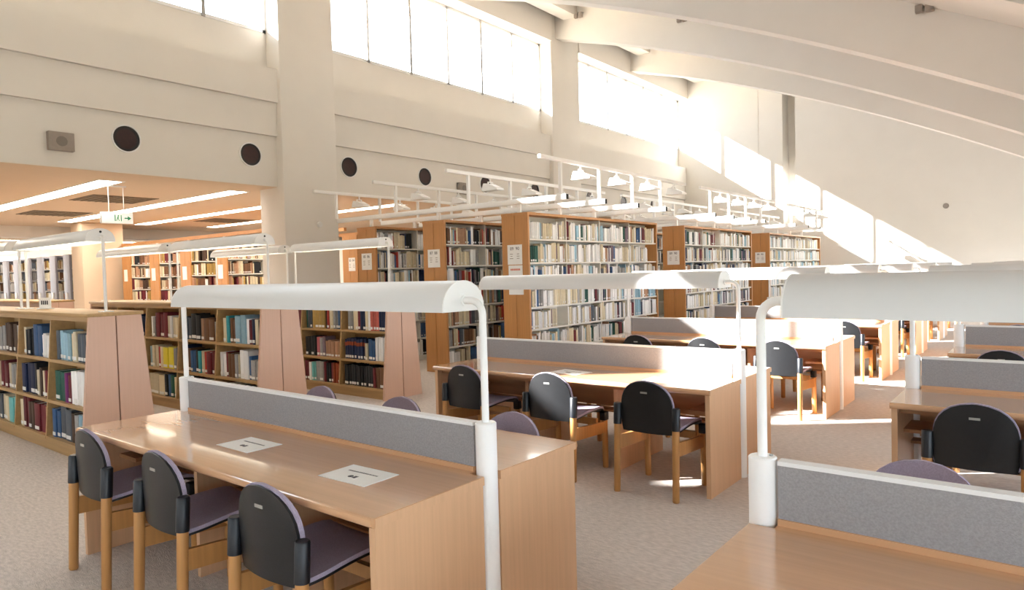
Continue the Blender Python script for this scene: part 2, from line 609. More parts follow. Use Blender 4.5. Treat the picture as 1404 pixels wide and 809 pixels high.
# ------------------------------------------------------------------ chairs
def make_chair():
    t = thing('library_chair', 'x', 'chair')
    # legs
    for s in (-1, 1):
        MB().tube([(s * 0.212, -0.235, 0.0), (s * 0.212, -0.235, 0.006), (s * 0.210, -0.215, 0.47)], [0.019, 0.022, 0.0235], 14).build('leg', 'chairwood', t)
        sl = MB().tube([(s * 0.2105, -0.216, 0.452), (s * 0.210, -0.208, 0.588), (s * 0.210, -0.208, 0.594)], [0.027, 0.027, 0.023], 16).build('leg_sleeve', 'navy', t)
        lg = MB().tube([(s * 0.212, 0.205, 0.0), (s * 0.212, 0.205, 0.006), (s * 0.212, 0.200, 0.36)], [0.019, 0.022, 0.0235], 14).build('leg', 'chairwood', t)
        MB().bbox(*sorted((s * 0.186, s * 0.234)), 0.172, 0.228, 0.358, 0.422, 0.006).build('front_bracket', 'navy', t)
        # flat side rail
        pl = [(-0.215, 0.285), (0.205, 0.265), (0.205, 0.345), (-0.215, 0.375)]
        MB().prism(pl, 'x', *sorted((s * 0.200, s * 0.222))).build('side_rail', 'chairwood', t)
    MB().box(-0.2, 0.2, 0.10, 0.125, 0.335, 0.385).build('seat_rail', 'chairwood', t)
    # back shell: curved plate with an arched top
    def shell(y_off, th, wide, zlo, ztop, m, name, parent, ztaper=0.0):
        nx, nz = 14, 10
        vs, fs = [], []
        def P(u, w):
            zz = zlo + (ztop - zlo) * w
            # arched outline: half-width as a function of height
            q = max(0.0, (zz - (zlo + (ztop - zlo) * 0.42)) / ((ztop - zlo) * 0.58))
            hw = wide * max(0.0, 1 - q ** 2.6) ** 0.5
            if w < 0.08:
                hw *= 0.94 + 0.06 * w / 0.08
            x = hw * u
            y = y_off + 0.030 * (1 - (x / 0.2) ** 2) * -1 + 0.022 - 0.12 * (zz - 0.5) * 0.35
            return x, y, zz
        for side in (0, 1):
            for j in range(nz + 1):
                w = j / nz
                w = 1 - (1 - w) ** 1.6
                for i in range(nx + 1):
                    u = -1 + 2 * i / nx
                    x, y, z = P(u, min(w, 0.9995))
                    vs.append((x, y + (th if side else 0), z))
        st = (nx + 1) * (nz + 1)
        for side in (0, 1):
            o = side * st
            for j in range(nz):
                for i in range(nx):
                    a = o + j * (nx + 1) + i
                    fs.append((a, a + 1, a + nx + 2, a + nx + 1))
        # rim
        loop = [j * (nx + 1) for j in range(nz + 1)] + [nz * (nx + 1) + i for i in range(1, nx + 1)] + [j * (nx + 1) + nx for j in range(nz - 1, -1, -1)] + [i for i in range(nx - 1, 0, -1)]
        for k in range(len(loop)):
            a, c = loop[k], loop[(k + 1) % len(loop)]
            fs.append((a, c, c + st, a + st))
        return MB().add(vs, fs, True).build(name, m, parent)
    bk = shell(-0.222, 0.011, 0.185, 0.415, 0.753, 'black', 'backrest', t)
    shell(-0.211, 0.016, 0.188, 0.43, 0.758, 'lav', 'back_pad', bk)
    MB().box(-0.024, 0.024, -0.2395, -0.2365, 0.674, 0.686).build('maker_tag', 'plate', bk)
    # seat: bent shell with pad
    def seat(z_off, th, wide, m, name, parent):
        nx, ny = 10, 12
        vs, fs = [], []
        def P(u, w):
            y = -0.185 + 0.43 * w
            z = 0.405 + 0.028 * math.sin(w * math.pi * 0.75) - 0.03 * max(0, (w - 0.86) / 0.14) ** 2
            hw = wide * (1 - 0.10 * max(0, (0.25 - w) / 0.25) ** 2 - 0.08 * max(0, (w - 0.85) / 0.15) ** 2)
            return hw * u, y, z + z_off - 0.010 * (1 - u * u) + 0.008
        for side in (0, 1):
            for j in range(ny + 1):
                for i in range(nx + 1):
                    x, y, z = P(-1 + 2 * i / nx, j / ny)
                    vs.append((x, y, z + (th if side else 0)))
        st = (nx + 1) * (ny + 1)
        for side in (0, 1):
            for j in range(ny):
                for i in range(nx):
                    a = side * st + j * (nx + 1) + i
                    fs.append((a, a + 1, a + nx + 2, a + nx + 1))
        loop = [j * (nx + 1) for j in range(ny + 1)] + [ny * (nx + 1) + i for i in range(1, nx + 1)] + [j * (nx + 1) + nx for j in range(ny - 1, -1, -1)] + [i for i in range(nx - 1, 0, -1)]
        for k in range(len(loop)):
            a, c = loop[k], loop[(k + 1) % len(loop)]
            fs.append((a, c, c + st, a + st))
        return MB().add(vs, fs, True).build(name, m, parent)
    se = seat(0.0, 0.010, 0.200, 'black', 'seat', t)
    seat(0.0102, 0.016, 0.199, 'lav', 'seat_pad', se)
    return t


desk0, lamp0, chair0 = make_desk(), make_desk_lamp(), make_chair()
dst, lst, cst = [], [], []
XA = -1.728 - DL / 2
XB = -0.738 + DL / 2
A_Y = [1.411, 4.139, 6.910, 9.535, 12.20, 14.85, 17.50]
R_Y = [1.500, 4.270, 6.822, 9.50, 12.15]
ORD = ['first', 'second', 'third', 'fourth', 'fifth', 'sixth', 'seventh', 'eighth', 'ninth', 'tenth', 'eleventh', 'twelfth', 'thirteenth',
       'fourteenth', 'fifteenth', 'sixteenth', 'seventeenth', 'eighteenth', 'nineteenth', 'twentieth', 'twenty-first', 'twenty-second',
       'twenty-third', 'twenty-fourth', 'twenty-fifth', 'twenty-sixth', 'twenty-seventh', 'twenty-eighth', 'twenty-ninth', 'thirtieth',
       'thirty-first', 'thirty-second', 'thirty-third', 'thirty-fourth', 'thirty-fifth', 'thirty-sixth', 'thirty-seventh', 'thirty-eighth',
       'thirty-ninth', 'fortieth'] + ['later'] * 40
AD = ['%s oak study desk in the row beside the bookcases, grey fabric divider' % ORD[k] for k in range(7)]
AD[0] = 'oak study desk with two white notices, three black chairs tucked in, beside low bookcases'
AD[1] = 'oak study desk with sunlit divider end, notice sheets, facing the tall bookcases'
RD = ['%s oak study desk in the row across the aisle, grey fabric divider' % ORD[k] for k in range(5)]
RD[0] = 'oak study desk across the aisle under the big bluish lamp shade'
for k, y in enumerate(A_Y):
    c = (XA, y + DD / 2, 0)
    place(desk0, dst, c, 0, AD[k], 'study desks')
    place(lamp0, lst, c, 0, 'long white half-round lamp over the %s desk of the bookcase-side row' % ORD[k], 'desk reading lamps')
for k, y in enumerate(R_Y):
    c = (XB, y + DD / 2, 0)
    place(desk0, dst, c, 0, RD[k], 'study desks')
    place(lamp0, lst, c, 0, 'long white half-round lamp over the %s desk of the row across the aisle' % ORD[k], 'desk reading lamps')

FRONT = {0: [-3.795, -3.03, -2.215], 1: [-3.70, -2.875, -2.10], 2: [-3.645, -2.885, -2.125], 3: [-3.7, -2.9, -2.12], 4: [-3.7, -2.9, -2.1], 5: [-3.7, -2.9, -2.1], 6: [-3.7, -2.9, -2.1]}
POSN = ['at the bookcase end', 'in the middle place', 'at the aisle end']
for k, xs_ in FRONT.items():
    for i, x in enumerate(xs_):
        yo = A_Y[k] + 0.075
        if k == 0:
            yo = A_Y[0] + 0.135
        place(chair0, cst, (x, yo, 0), random.uniform(-0.03, 0.03),
              'black-backed chair tucked in %s, near side of %s bookcase-row desk' % (POSN[i], ORD[k]), 'library chairs')
for k, xs_ in {0: [-3.85, -3.06, -2.215], 1: [-3.7, -2.9, -2.2], 2: [-3.7, -2.9, -2.2], 3: [-3.7, -2.9, -2.2], 4: [-3.7, -2.9, -2.1]}.items():
    for i, x in enumerate(xs_):
        yo = A_Y[k] + DD - 0.07
        place(chair0, cst, (x, yo, 0), math.pi + random.uniform(-0.03, 0.03),
              'lavender-padded chair %s, far side of %s bookcase-row desk' % (POSN[i], ORD[k]), 'library chairs')
for k, xs_ in {1: [-0.335, 0.5, 1.3], 2: [-0.36, 0.45], 3: [-0.35, 0.5], 4: [-0.35, 0.5]}.items():
    for i, x in enumerate(xs_):
        place(chair0, cst, (x, R_Y[k] + 0.10, 0), random.uniform(-0.03, 0.03),
              'black-backed chair, %s from the aisle, near side of %s across-aisle desk' % (ORD[i], ORD[k]), 'library chairs')
place(chair0, cst, (-0.39, R_Y[0] + DD - 0.07, 0), math.pi, 'lavender-padded chair peeping over the divider of the first across-aisle desk', 'library chairs')
place(chair0, cst, (-0.35, R_Y[1] + DD - 0.07, 0), math.pi, 'lavender-padded chair, far side of the second across-aisle desk', 'library chairs')

# notices lying on the desks
def notice(x, y, rz, label):
    t = thing('notice_sheet', label, 'notice', (x, y, DH + 0.0004), rz, 'notices on the desks')
    MB().box(-0.135, 0.135, -0.09, 0.09, 0, 0.002).build('sheet', 'paper', t)
    m = MB()
    xx = -0.085
    while xx < 0.085:
        wd = random.uniform(0.003, 0.007)
        m.box(xx, xx + wd, 0.021, 0.030, 0.002, 0.0026)
        xx += wd + 0.004
    m.build('heading_text', 'ink', t)['kind'] = 'stuff'
    m = MB()
    m.tube([(-0.012, -0.028, 0.002), (-0.012, -0.028, 0.0026)], 0.012, 14)
    m.box(0.004, 0.022, -0.040, -0.016, 0.002, 0.0026)
    m.build('pictogram', 'ink', t)
    return t


notice(-2.995, 1.735, 0.0, 'white notice sheet on the two-notice desk, toward the bookcases')
notice(-2.155, 1.705, 0.03, 'white notice sheet on the two-notice desk, toward the aisle')
notice(-2.945, 4.395, -0.12, 'white notice sheet behind the middle chair of the second desk')
notice(-2.15, 4.40, 0.0, 'sunlit white notice sheet at the aisle end of the second desk')


# ------------------------------------------------------------------ books
PAL = {
    'k': ('black', (36, 38, 42)), 's': ('slate grey', (84, 92, 102)), 'g': ('grey', (150, 150, 150)), 'w': ('white', (240, 240, 240)),
    'c': ('cream', (214, 202, 174)), 'n': ('navy blue', (34, 46, 78)), 'b': ('blue', (60, 92, 134)), 'l': ('light blue', (150, 186, 204)),
    'm': ('maroon', (110, 44, 52)), 'r': ('red', (170, 62, 54)), 'o': ('brown', (112, 80, 58)), 'd': ('dark brown', (78, 60, 50)),
    't': ('teal', (60, 150, 160)), 'e': ('green', (40, 86, 76)), 'p': ('purple', (130, 50, 120)), 'y': ('yellow', (214, 200, 70)),
    'a': ('olive gold', (170, 142, 82)), 'f': ('salmon pink', (212, 112, 100)), 'i': ('pink', (196, 110, 120)), 'u': ('tan', (180, 140, 112)),
    'x': ('rust red', (146, 70, 44)), 'q': ('aqua', (120, 196, 196)), 'v': ('violet grey', (120, 104, 116)),
}
# unit book: spine towards -Y at y=0, thickness along X (0..1), depth along +Y (0..1), height along Z (0..1)
def unit_book():
    m = MB()
    m.box(0, 0.06, 0.03, 1, 0, 1)
    m.box(0.94, 1, 0.03, 1, 0, 1)
    sp_ = [(0, 0.05), (0.06, 0.02), (0.3, 0.0), (0.7, 0.0), (0.94, 0.02), (1, 0.05)]
    m.prism(sp_, 'z', 0, 1)
    return m.data('book', 'book')


BOOK_ME = unit_book()
PAGES_ME = MB().box(0.065, 0.935, 0.05, 0.96, 0.015, 0.975).data('pages', 'paper')
LABEL_ME = MB().box(0.12, 0.88, -0.012, 0.004, 0.06, 0.18).data('spine_label', 'paper')
BAND_ME = MB().box(0.04, 0.96, -0.008, 0.02, 0.66, 0.84).data('spine_band', 'book')
n_ind = [0]


def book(x, y, z, th, dep, h, colkey, label, group, rz=0.0, lab=True, band=None, jitter=0.10):
    base = PAL[colkey][1]
    k = 1 + random.uniform(-jitter, jitter)
    c = tuple(s2l(max(0, min(255, v_ * k))) for v_ in base) + (1,)
    o = bpy.data.objects.new('book', BOOK_ME)
    COL.objects.link(o)
    o.location = (x, y, z)
    o.rotation_euler = (0, 0, rz)
    o.scale = (th, dep, h)
    o.color = c
    tag(o, label, 'book', group)
    part('pages', PAGES_ME, o)
    if lab:
        part('spine_label', LABEL_ME, o)
    if band:
        bb = part('spine_band', BAND_ME, o)
        bb.color = tuple(s2l(v_) for v_ in PAL[band][1]) + (1,)
    n_ind[0] += 1
    return o


class Books:
    """thousands of books too small to pick apart: one coloured mesh"""
    def __init__(self):
        self.v, self.f, self.c = [], [], []

    def box(self, x0, x1, y0, y1, z0, z1, col):
        n = len(self.v)
        self.v += [(x, y, z) for z in (z0, z1) for y in (y0, y1) for x in (x0, x1)]
        self.f += [(n, n + 2, n + 3, n + 1), (n + 4, n + 5, n + 7, n + 6), (n, n + 1, n + 5, n + 4), (n + 2, n + 6, n + 7, n + 3), (n, n + 4, n + 6, n + 2), (n + 1, n + 3, n + 7, n + 5)]
        self.c += [col] * 6

    def build(self, name, label):
        me = bpy.data.meshes.new(name)
        me.from_pydata(self.v, [], self.f)
        at = me.color_attributes.new('Col', 'FLOAT_COLOR', 'CORNER')
        buf = []
        for c in self.c:
            buf += list(c) * 4
        at.data.foreach_set('color', buf)
        me.materials.append(MT['bookrow'])
        o = bpy.data.objects.new(name, me)
        COL.objects.link(o)
        o['label'] = label
        o['kind'] = 'stuff'
        o['category'] = 'books'
        return o


BK = Books()


# ------------------------------------------------------------------ low bookcases with slanted ends
XE = -6.22
BAYW = 0.845
LOWZ = [0.13, 0.455, 0.815]


def parse(s):
    out = []
    for tok in s.split():
        k = tok[0]
        rest = tok[1:]
        hmod, tmod, band = 1.0, 1.0, None
        while rest and rest[-1] in '+-*#':
            ch = rest[-1]
            rest = rest[:-1]
            if ch == '+':
                hmod = 1.15
            elif ch == '-':
                hmod = 0.84
            elif ch == '*':
                tmod = 1.7
            elif ch == '#':
                band = 'x'
        out += [(k, hmod, tmod, band)] * int(rest or 1)
    return out


# book colours from the end panel inwards: [shelf top, middle, bottom] x [bay 1, bay 2, ...]
ROWS = {
    'A': [['c s3 c2 l4 s', 'r- w3- b2*+ k3 c', 'g+ d5+ g2', 'm4 c3 k2', 's3 o3 c'],
          ['w5+ m p e2*', 'm2 c d c k+ n3*+', 's g2 c m3 c2', 'k3 c2 m3', 'o3 s4 c'],
          ['b l g d s2*+ b2', 'u m2* d2 m2+ c', 'q2* c3 s2 k2', 'k4 m2 c', 'g4 o3']],
    'B': [['k c n m w l2*+ o2 t+ c', 'g- o2* u k2*+ s2', 'c3 w c m3*+ g w', 'n3 c2 m2 s2', 's4 c3'],
          ['g2*- b w2*+ c g o2* m w2', 'm2* r c t k b2 o n2+', 's g y2* c r c2 l', 'm3 k2 c', 's3 m2 c2'],
          ['k2 s3 c2 m2', 's2 c3 m2 k2', 'c e b k c3*', 'k3 m2 c2', 's3 c3']],
    'C': [['n3 f3 w c n2 m c2 g2', 'o b g2 c2 r k a4* s2 e', 'm3 c2 k3', 's4 m3', 'c4 k2'],
          ['w4+ b3 c- n9#', 'u5- v g i k4', 'c3 m3 s2', 'k4 c3', 's5'],
          ['o2* m k12', 'x3 m k2 m g2* q2 w m2', 's4 c3', 'k4 m2', 'c5']],
}
CASES = {'A': (2.44, 'low bookcase by exit sign'), 'B': (4.005, 'the middle low bookcase'), 'C': (5.65, 'low bookcase beside tall shelves')}
SHN = ['top', 'middle', 'bottom']
# how many bays are open to view (bays past these hold no separate books)
VIEWBAYS = {'A': 3, 'B': 4, 'C': 2}
NB = 5


def half(z):
    return 0.305 - (0.305 - 0.203) * z / 1.23   # half depth of the A-shaped case at height z


for key, (yc, cname) in CASES.items():
    L = NB * BAYW + 0.06
    lab = {'A': 'low oak bookcase with slanted pale end panel, in line with the exit sign',
           'B': 'middle low oak bookcase with slanted pale end panel and lamps on top',
           'C': 'low oak bookcase with slanted pale end panel beside the tall bookcases'}[key]
    t = thing('low_bookcase', lab, 'bookcase', (XE, yc, 0), 0, 'low bookcases')
    for xe0, xe1 in ((-0.035, 0.0), (-L, -L + 0.035)):
        for q in (-1, 1):
            a = q * 0.005
            poly = [(a, 0.0), (q * half(0), 0.0), (q * half(1.205), 1.205), (a, 1.205)]
            MB().prism(poly, 'x', xe0, xe1).build('end_board', 'beech', t)
    # top board, kick plates, spine panel
    MB().bbox(-L - 0.005, 0.005, -0.225, 0.225, 1.205, 1.235, 0.006).build('top_board', 'oak', t)
    MB().box(-L + 0.035, -0.035, -0.012, 0.012, 0.0, 1.205).build('back_panel', 'oak', t)
    for q in (-1, 1):
        MB().box(-L + 0.035, -0.035, *sorted((q * (half(0) - 0.05), q * (half(0) - 0.065))), 0, 0.105).build('kick_plate', 'oak', t)
        MB().box(-L + 0.035, -0.035, *sorted((q * 0.19, q * 0.205)), 1.165, 1.205).build('top_rail', 'oak', t)
        for k in range(NB):
            xa, xb = -0.035 - k * BAYW, -0.035 - (k + 1) * BAYW
            for z in LOWZ:
                MB().box(xb + 0.004, xa - 0.004, *sorted((q * 0.014, q * (half(z) - 0.008))), z - 0.026, z).build('shelf', 'oak', t)
            if k:
                poly = [(q * 0.013, 0.105), (q * (half(0.105) - 0.012), 0.105), (q * (half(1.165) - 0.006), 1.165), (q * 0.013, 1.165)]
                MB().prism(poly, 'x', xa - 0.012, xa + 0.012).build('upright', 'oak', t)
    # books on the side facing the desks
    for si in range(3):
        z = LOWZ[2 - si] + 0.001
        cnt = 0
        for bi in range(VIEWBAYS[key]):
            items = parse(ROWS[key][si][bi])
            wsum = sum(0.048 * i[2] for i in items)
            avail = BAYW - 0.075
            sc_ = min(1.0, avail / wsum) if wsum > avail else min(1.75, avail * 0.97 / wsum)
            x = XE - 0.035 - bi * BAYW - 0.02
            for (ck, hm, tm, band) in items:
                th = 0.048 * tm * sc_ * random.uniform(0.93, 1.05)
                hh = min(0.252 * hm * random.uniform(0.94, 1.04), 0.295)
                yf = yc - (half(z + hh) - 0.02) - random.uniform(-0.012, 0.006)
                cnt += 1
                book(x - th, yf, z, th - 0.0015, min(0.17, yc - 0.016 - yf), hh, ck,
                     '%s book, %s from end panel, %s shelf of %s' % (PAL[ck][0], ORD[cnt - 1], SHN[si], cname),
                     'books on the low bookcases', 0, random.random() < 0.75, band, 0.03 if band or ck == 'k' else 0.10)
                x -= th

# books in the inner bays, hardly in view
for key, (yc, cname) in CASES.items():
    for si in range(3):
        z = LOWZ[2 - si] + 0.001
        for bi in range(VIEWBAYS[key], NB):
            x = XE - 0.06 - bi * BAYW
            for (ck, hm, tm, band) in parse(ROWS[key][si][bi]) * 2:
                th = 0.05 * tm
                if x - th < XE - 0.05 - (bi + 1) * BAYW:
                    break
                hh = min(0.25 * hm, 0.295)
                yf = yc - (half(z + hh) - 0.02)
                BK.box(x - th + 0.001, x, yf, yc - 0.02, z, z + hh, tuple(s2l(v_) for v_ in PAL[ck][1]) + (1,))
                x -= th

# block of low bookcases beyond the cross aisle (only tops and ends show)
for yc, lab in ((3.95, 'low oak bookcase beyond the cross aisle, pale end showing'), (2.35, 'low oak bookcase beyond the cross aisle carrying a small card')):
    t = thing('low_bookcase', lab, 'bookcase', (-12.15, yc, 0), 0, 'low bookcases')
    L = 4.0
    for q in (-1, 1):
        poly = [(q * 0.003, 0.0), (q * half(0), 0.0), (q * half(1.205), 1.205), (q * 0.003, 1.205)]
        MB().prism(poly, 'x', -0.035, 0.0).build('end_board', 'beech', t)
        MB().prism(poly, 'x', -L, -L + 0.035).build('end_board', 'beech', t)
    MB().bbox(-L - 0.005, 0.005, -0.225, 0.225, 1.205, 1.235, 0.006).build('top_board', 'oak', t)
    MB().box(-L + 0.035, -0.035, -0.012, 0.012, 0, 1.205).build('back_panel', 'oak', t)
    for z in LOWZ:
        MB().box(-L + 0.035, -0.035, -half(z) + 0.01, half(z) - 0.01, z - 0.026, z).build('shelf', 'oak', t)

# little card stand on the exit-sign bookcase
t = thing('card_stand', 'small white card in a stand on the low bookcase', 'card', (-8.06, 2.50, 1.236), 0.3)
MB().box(-0.085, 0.085, -0.004, 0.004, 0.01, 0.115).build('card', 'paper', t)
MB().box(-0.09, 0.09, -0.03, 0.03, 0, 0.010).build('foot', 'whitemat', t)
m = MB()
for k in range(4):
    m.box(-0.055 + k * 0.028, -0.036 + k * 0.028, -0.0052, -0.004, 0.045, 0.085)
m.build('lettering', 'ink', t)


def make_case_lamp():
    t = thing('bookcase_lamp', 'x', 'lamp')
    z0, r, h, L = 0.605, 0.118, 0.115, 0.93
    sh = MB().prism([(p[0], p[1] + z0) for p in shade_poly(r, h, 0.006)], 'x', -L + 0.003, L - 0.003, True).build('lamp_shade', 'white', t)
    for s in (-1, 1):
        MB().prism([(p[0], p[1] + z0) for p in shade_poly(r + 0.001, h + 0.001, 0, False)], 'x', *sorted((s * (L - 0.003), s * (L + 0.002)))).build('end_cap', 'bright', sh)
        MB().tube([(s * (L + 0.001), 0, z0 + 0.085), (s * (L + 0.005), 0, z0 + 0.085)], 0.010, 10).build('vent_hole', 'rubber', sh)
        MB().bbox(*sorted((s * (L - 0.005), s * (L + 0.095))), -0.045, 0.045, 0, 0.008, 0.002).build('base_plate', 'bright', t)
        pts = [(s * (L + 0.045), 0, 0.004), (s * (L + 0.045), 0, z0 + 0.02)]
        for k in range(1, 6):
            a = math.pi / 2 * k / 5
            pts.append((s * (L + 0.02 + 0.025 * math.cos(a)), 0, z0 + 0.02 + 0.025 * math.sin(a)))
        pts.append((s * (L + 0.001), 0, z0 + 0.045))
        MB().tube(pts, 0.013, 12).build('post', 'bright', t)
    MB().box(-L + 0.02, L - 0.02, -0.075, 0.075, z0 + 0.012, z0 + 0.03).build('diffuser', 'lamptube', t)
    return t


cl0, clst = make_case_lamp(), []
for key, (yc, cname) in CASES.items():
    for k, nm in enumerate(('end-panel half', 'inner half')):
        place(cl0, clst, (-7.39 - 2.15 * k, yc, 1.236), 0,
              'white half-round lamp over %s of %s' % (nm, cname), 'lamps on the low bookcases')


# ------------------------------------------------------------------ tall bookcases
TZ = [0.085, 0.39, 0.70, 1.0, 1.30, 1.61, 1.93]
TW = 0.45
TALL_X = [-5.79, -7.34, -8.89]
BLOCKS = [(7.36, 4, 0.93), (12.28, 4, 0.90), (17.2, 4, 1.13)]
ROWN = ['aisle row', 'middle row', 'column-side row']
BLKN = ['front block', 'centre block', 'end-wall block']


def make_tall(loc, nb, bw, label, hw=TW / 2, m_end='tallwood'):
    t = thing('tall_bookcase', label, 'bookcase', loc, 0, 'tall double-sided bookcases')
    L = nb * bw + 0.07
    for y0, y1 in ((0, 0.035), (L - 0.035, L)):
        for s in (-1, 1):
            MB().box(*sorted((s * 0.004, s * hw)), y0, y1, 0, 2.25).build('end_board', m_end, t)
    MB().box(-hw - 0.004, hw + 0.004, -0.004, L + 0.004, 2.25, 2.285).build('top_board', m_end, t)
    MB().box(-0.006, 0.006, 0.035, L - 0.035, 0.0, 2.25).build('back_panel', 'cream', t)
    MB().box(-hw + 0.02, hw - 0.02, 0.035, L - 0.035, 0.0, 0.06).build('kick_plate', 'cream', t)
    sh = MB().box(-hw + 0.012, hw - 0.012, 0.002, bw - 0.002, -0.022, 0).data('shelf', 'cream')
    up = MB().box(-hw + 0.03, hw - 0.03, -0.008, 0.008, 0.06, 2.25).data('upright', 'cream')
    for k in range(nb):
        y = 0.035 + k * bw
        for z in TZ:
            part('shelf', sh, t, (0, y, z))
        if k:
            part('upright', up, t, (0, y, 0))
    return t


W_PALE = 'wwwwwwwwcccclgwwcbwslwvwmnkwewuwwc'
W_MIX = 'wwwccsggkknbmoduecccavwwlgrwc'
W_WARM = 'cccuuaowdcmkocau'


def jit(key, a=0.12):
    base = PAL[key][1]
    k = 1 + random.uniform(-a, a)
    return tuple(s2l(max(0, min(255, v_ * k))) for v_ in base) + (1,)


def fill_face(xf, y0, nb, bw, pal, face=+1, shelves=range(7), p_gap=0.05, bays=None, indiv=None):
    """books along Y with their spines on the +X (or -X) face; xf is the face of the case"""
    for k in (bays if bays is not None else range(nb)):
        for si in shelves:
            z = TZ[si] + 0.0005
            y = y0 + 0.035 + k * bw + 0.012
            end = y0 + 0.035 + (k + 1) * bw - 0.012
            stop = end - random.choice((0, 0, 0, 0, 0.03, 0.08, 0.15, 0.28))
            run, cnt = None, 0
            nbk = 0
            while y < stop:
                if cnt <= 0:
                    run = random.choice(pal)
                    cnt = random.choice((1, 1, 1, 1, 2, 2, 3, 5))
                    hrun = random.uniform(0.205, 0.272)
                    trun = random.uniform(0.016, 0.044)
                cnt -= 1
                th = min(trun * random.uniform(0.85, 1.15), end - y)
                if th < 0.008:
                    break
                h = min(hrun * random.uniform(0.97, 1.03), 0.275)
                d = random.uniform(0.125, 0.155)
                xfr = xf - face * random.uniform(0.022, 0.035)
                if random.random() < p_gap:
                    y += th
                    continue
                if indiv and (k, si) in indiv:
                    nbk += 1
                    o = book(0, 0, 0, th - 0.001, d, h, run,
                             '%s book, %s from end board, %s shelf of the 89-90 bookcase' % (PAL[run][0], ORD[nbk - 1], indiv[(k, si)]),
                             'books on the tall bookcase', math.pi / 2, random.random() < 0.6)
                    o.location = (xfr, y, z)
                else:
                    x0, x1 = sorted((xfr, xfr - face * d))
                    BK.box(x0, x1, y, y + th - 0.001, z, z + h, jit(run))
                    if random.random() < 0.5:
                        # call-number label
                        a0, a1 = sorted((xfr, xfr + face * 0.0012))
                        BK.box(a0, a1, y + th * 0.15, y + th * 0.8, z + 0.02, z + 0.045, (0.8, 0.8, 0.78, 1))
                y += th


SIGNS = {(0, 0): '89  90', (1, 0): '87  88', (2, 0): '85  86', (0, 1): '89  90', (0, 2): '89  90'}
for r, x in enumerate(TALL_X):
    for bi, (y0, nb, bw) in enumerate(BLOCKS):
        make_tall((x, y0, 0), nb, bw, 'tall wood-ended bookcase of pale books, %s, %s' % (ROWN[r], BLKN[bi]))
        if r == 0:
            ind = {(0, 6): 'top', (0, 5): 'second'} if bi == 0 else None
            fill_face(x + TW / 2, y0, nb, bw, W_PALE if bi < 2 else 'wwwwcclgw', indiv=ind)
        elif bi == 0:
            fill_face(x + TW / 2, y0, nb, bw, W_MIX if r == 1 else W_PALE + W_MIX)
        else:
            fill_face(x + TW / 2, y0, nb, bw, W_PALE, shelves=range(4, 7))
        if bi == 0:
            fill_face(x - TW / 2, y0, nb, bw, W_MIX, face=-1, shelves=range(3, 7), bays=(0,))


def sheet_sign(x, y, z, w_, h_, label, number=None, red=False):
    t = thing('shelf_sign', label, 'sign', (x, y, z), 0, 'signs on the bookcase ends')
    MB().box(-w_ / 2, w_ / 2, -0.004, 0.0, -h_ / 2, h_ / 2).build('sheet', 'paper', t)
    if number:
        text(t, number, 0.062, (0, -0.0045, h_ / 2 - 0.055), (math.pi / 2, 0, 0), 'ink')
        m = MB()
        for rr in range(3):
            for s in (-1, 1):
                wd = random.uniform(0.03, 0.06)
                m.box(s * 0.058 - wd / 2, s * 0.058 + wd / 2, -0.0046, -0.004, h_ / 2 - 0.13 - rr * 0.03, h_ / 2 - 0.122 - rr * 0.03)
        m.build('small_print', 'greybox', t)['kind'] = 'stuff'
    if red:
        m = MB()
        xx = -0.085
        while xx < 0.085:
            wd = random.uniform(0.012, 0.022)
            m.box(xx, xx + wd, -0.0046, -0.004, 0.005, 0.030)
            xx += wd + 0.004
        m.build('red_print', 'redink', t)['kind'] = 'stuff'
    return t


for (r, bi), num in SIGNS.items():
    sheet_sign(TALL_X[r] - 0.005, BLOCKS[bi][0], 1.72 if bi == 0 else 1.68, 0.25, 0.27,
               'white numbered sign on the end of the %s bookcase, %s' % (ROWN[r], BLKN[bi]), num)
sheet_sign(TALL_X[0] + 0.0, BLOCKS[0][0], 1.50, 0.24, 0.15, 'white notice with red lettering below the 89 90 sign', None, True)
sheet_sign(TALL_X[0] + 0.005, BLOCKS[0][0], 1.24, 0.25, 0.13, 'blank white sheet low on the 89 90 bookcase end')

# ------------------------------------------------------------------ light frames over the tall bookcases
RAIL_X = [-5.10, -6.72, -8.28, -9.80]


def make_spot():
    t = thing('spotlight', 'x', 'spotlight')
    MB().tube([(0, 0, 0), (0, 0, -0.055)], 0.012, 10).build('stem', 'bright', t)
    m = MB()
    m.box(-0.055, -0.045, -0.012, 0.012, -0.15, -0.055)
    m.box(0.045, 0.055, -0.012, 0.012, -0.15, -0.055)
    m.box(-0.055, 0.055, -0.012, 0.012, -0.063, -0.052)
    m.build('yoke', 'bright', t)
    hd = MB()
    hd.prism([(-0.07, -0.075), (0.02, -0.085), (0.19, -0.16), (0.19, -0.18), (-0.10, -0.18), (-0.10, -0.15)], 'x', -0.085, 0.085)
    h_ = hd.build('lamp_head', 'bright', t)
    MB().box(-0.09, 0.09, -0.105, 0.195, -0.188, -0.18).build('bezel', 'bright', h_)
    MB().box(-0.075, 0.075, -0.085, 0.175, -0.190, -0.188).build('lens', 'offtube', h_)
    return t


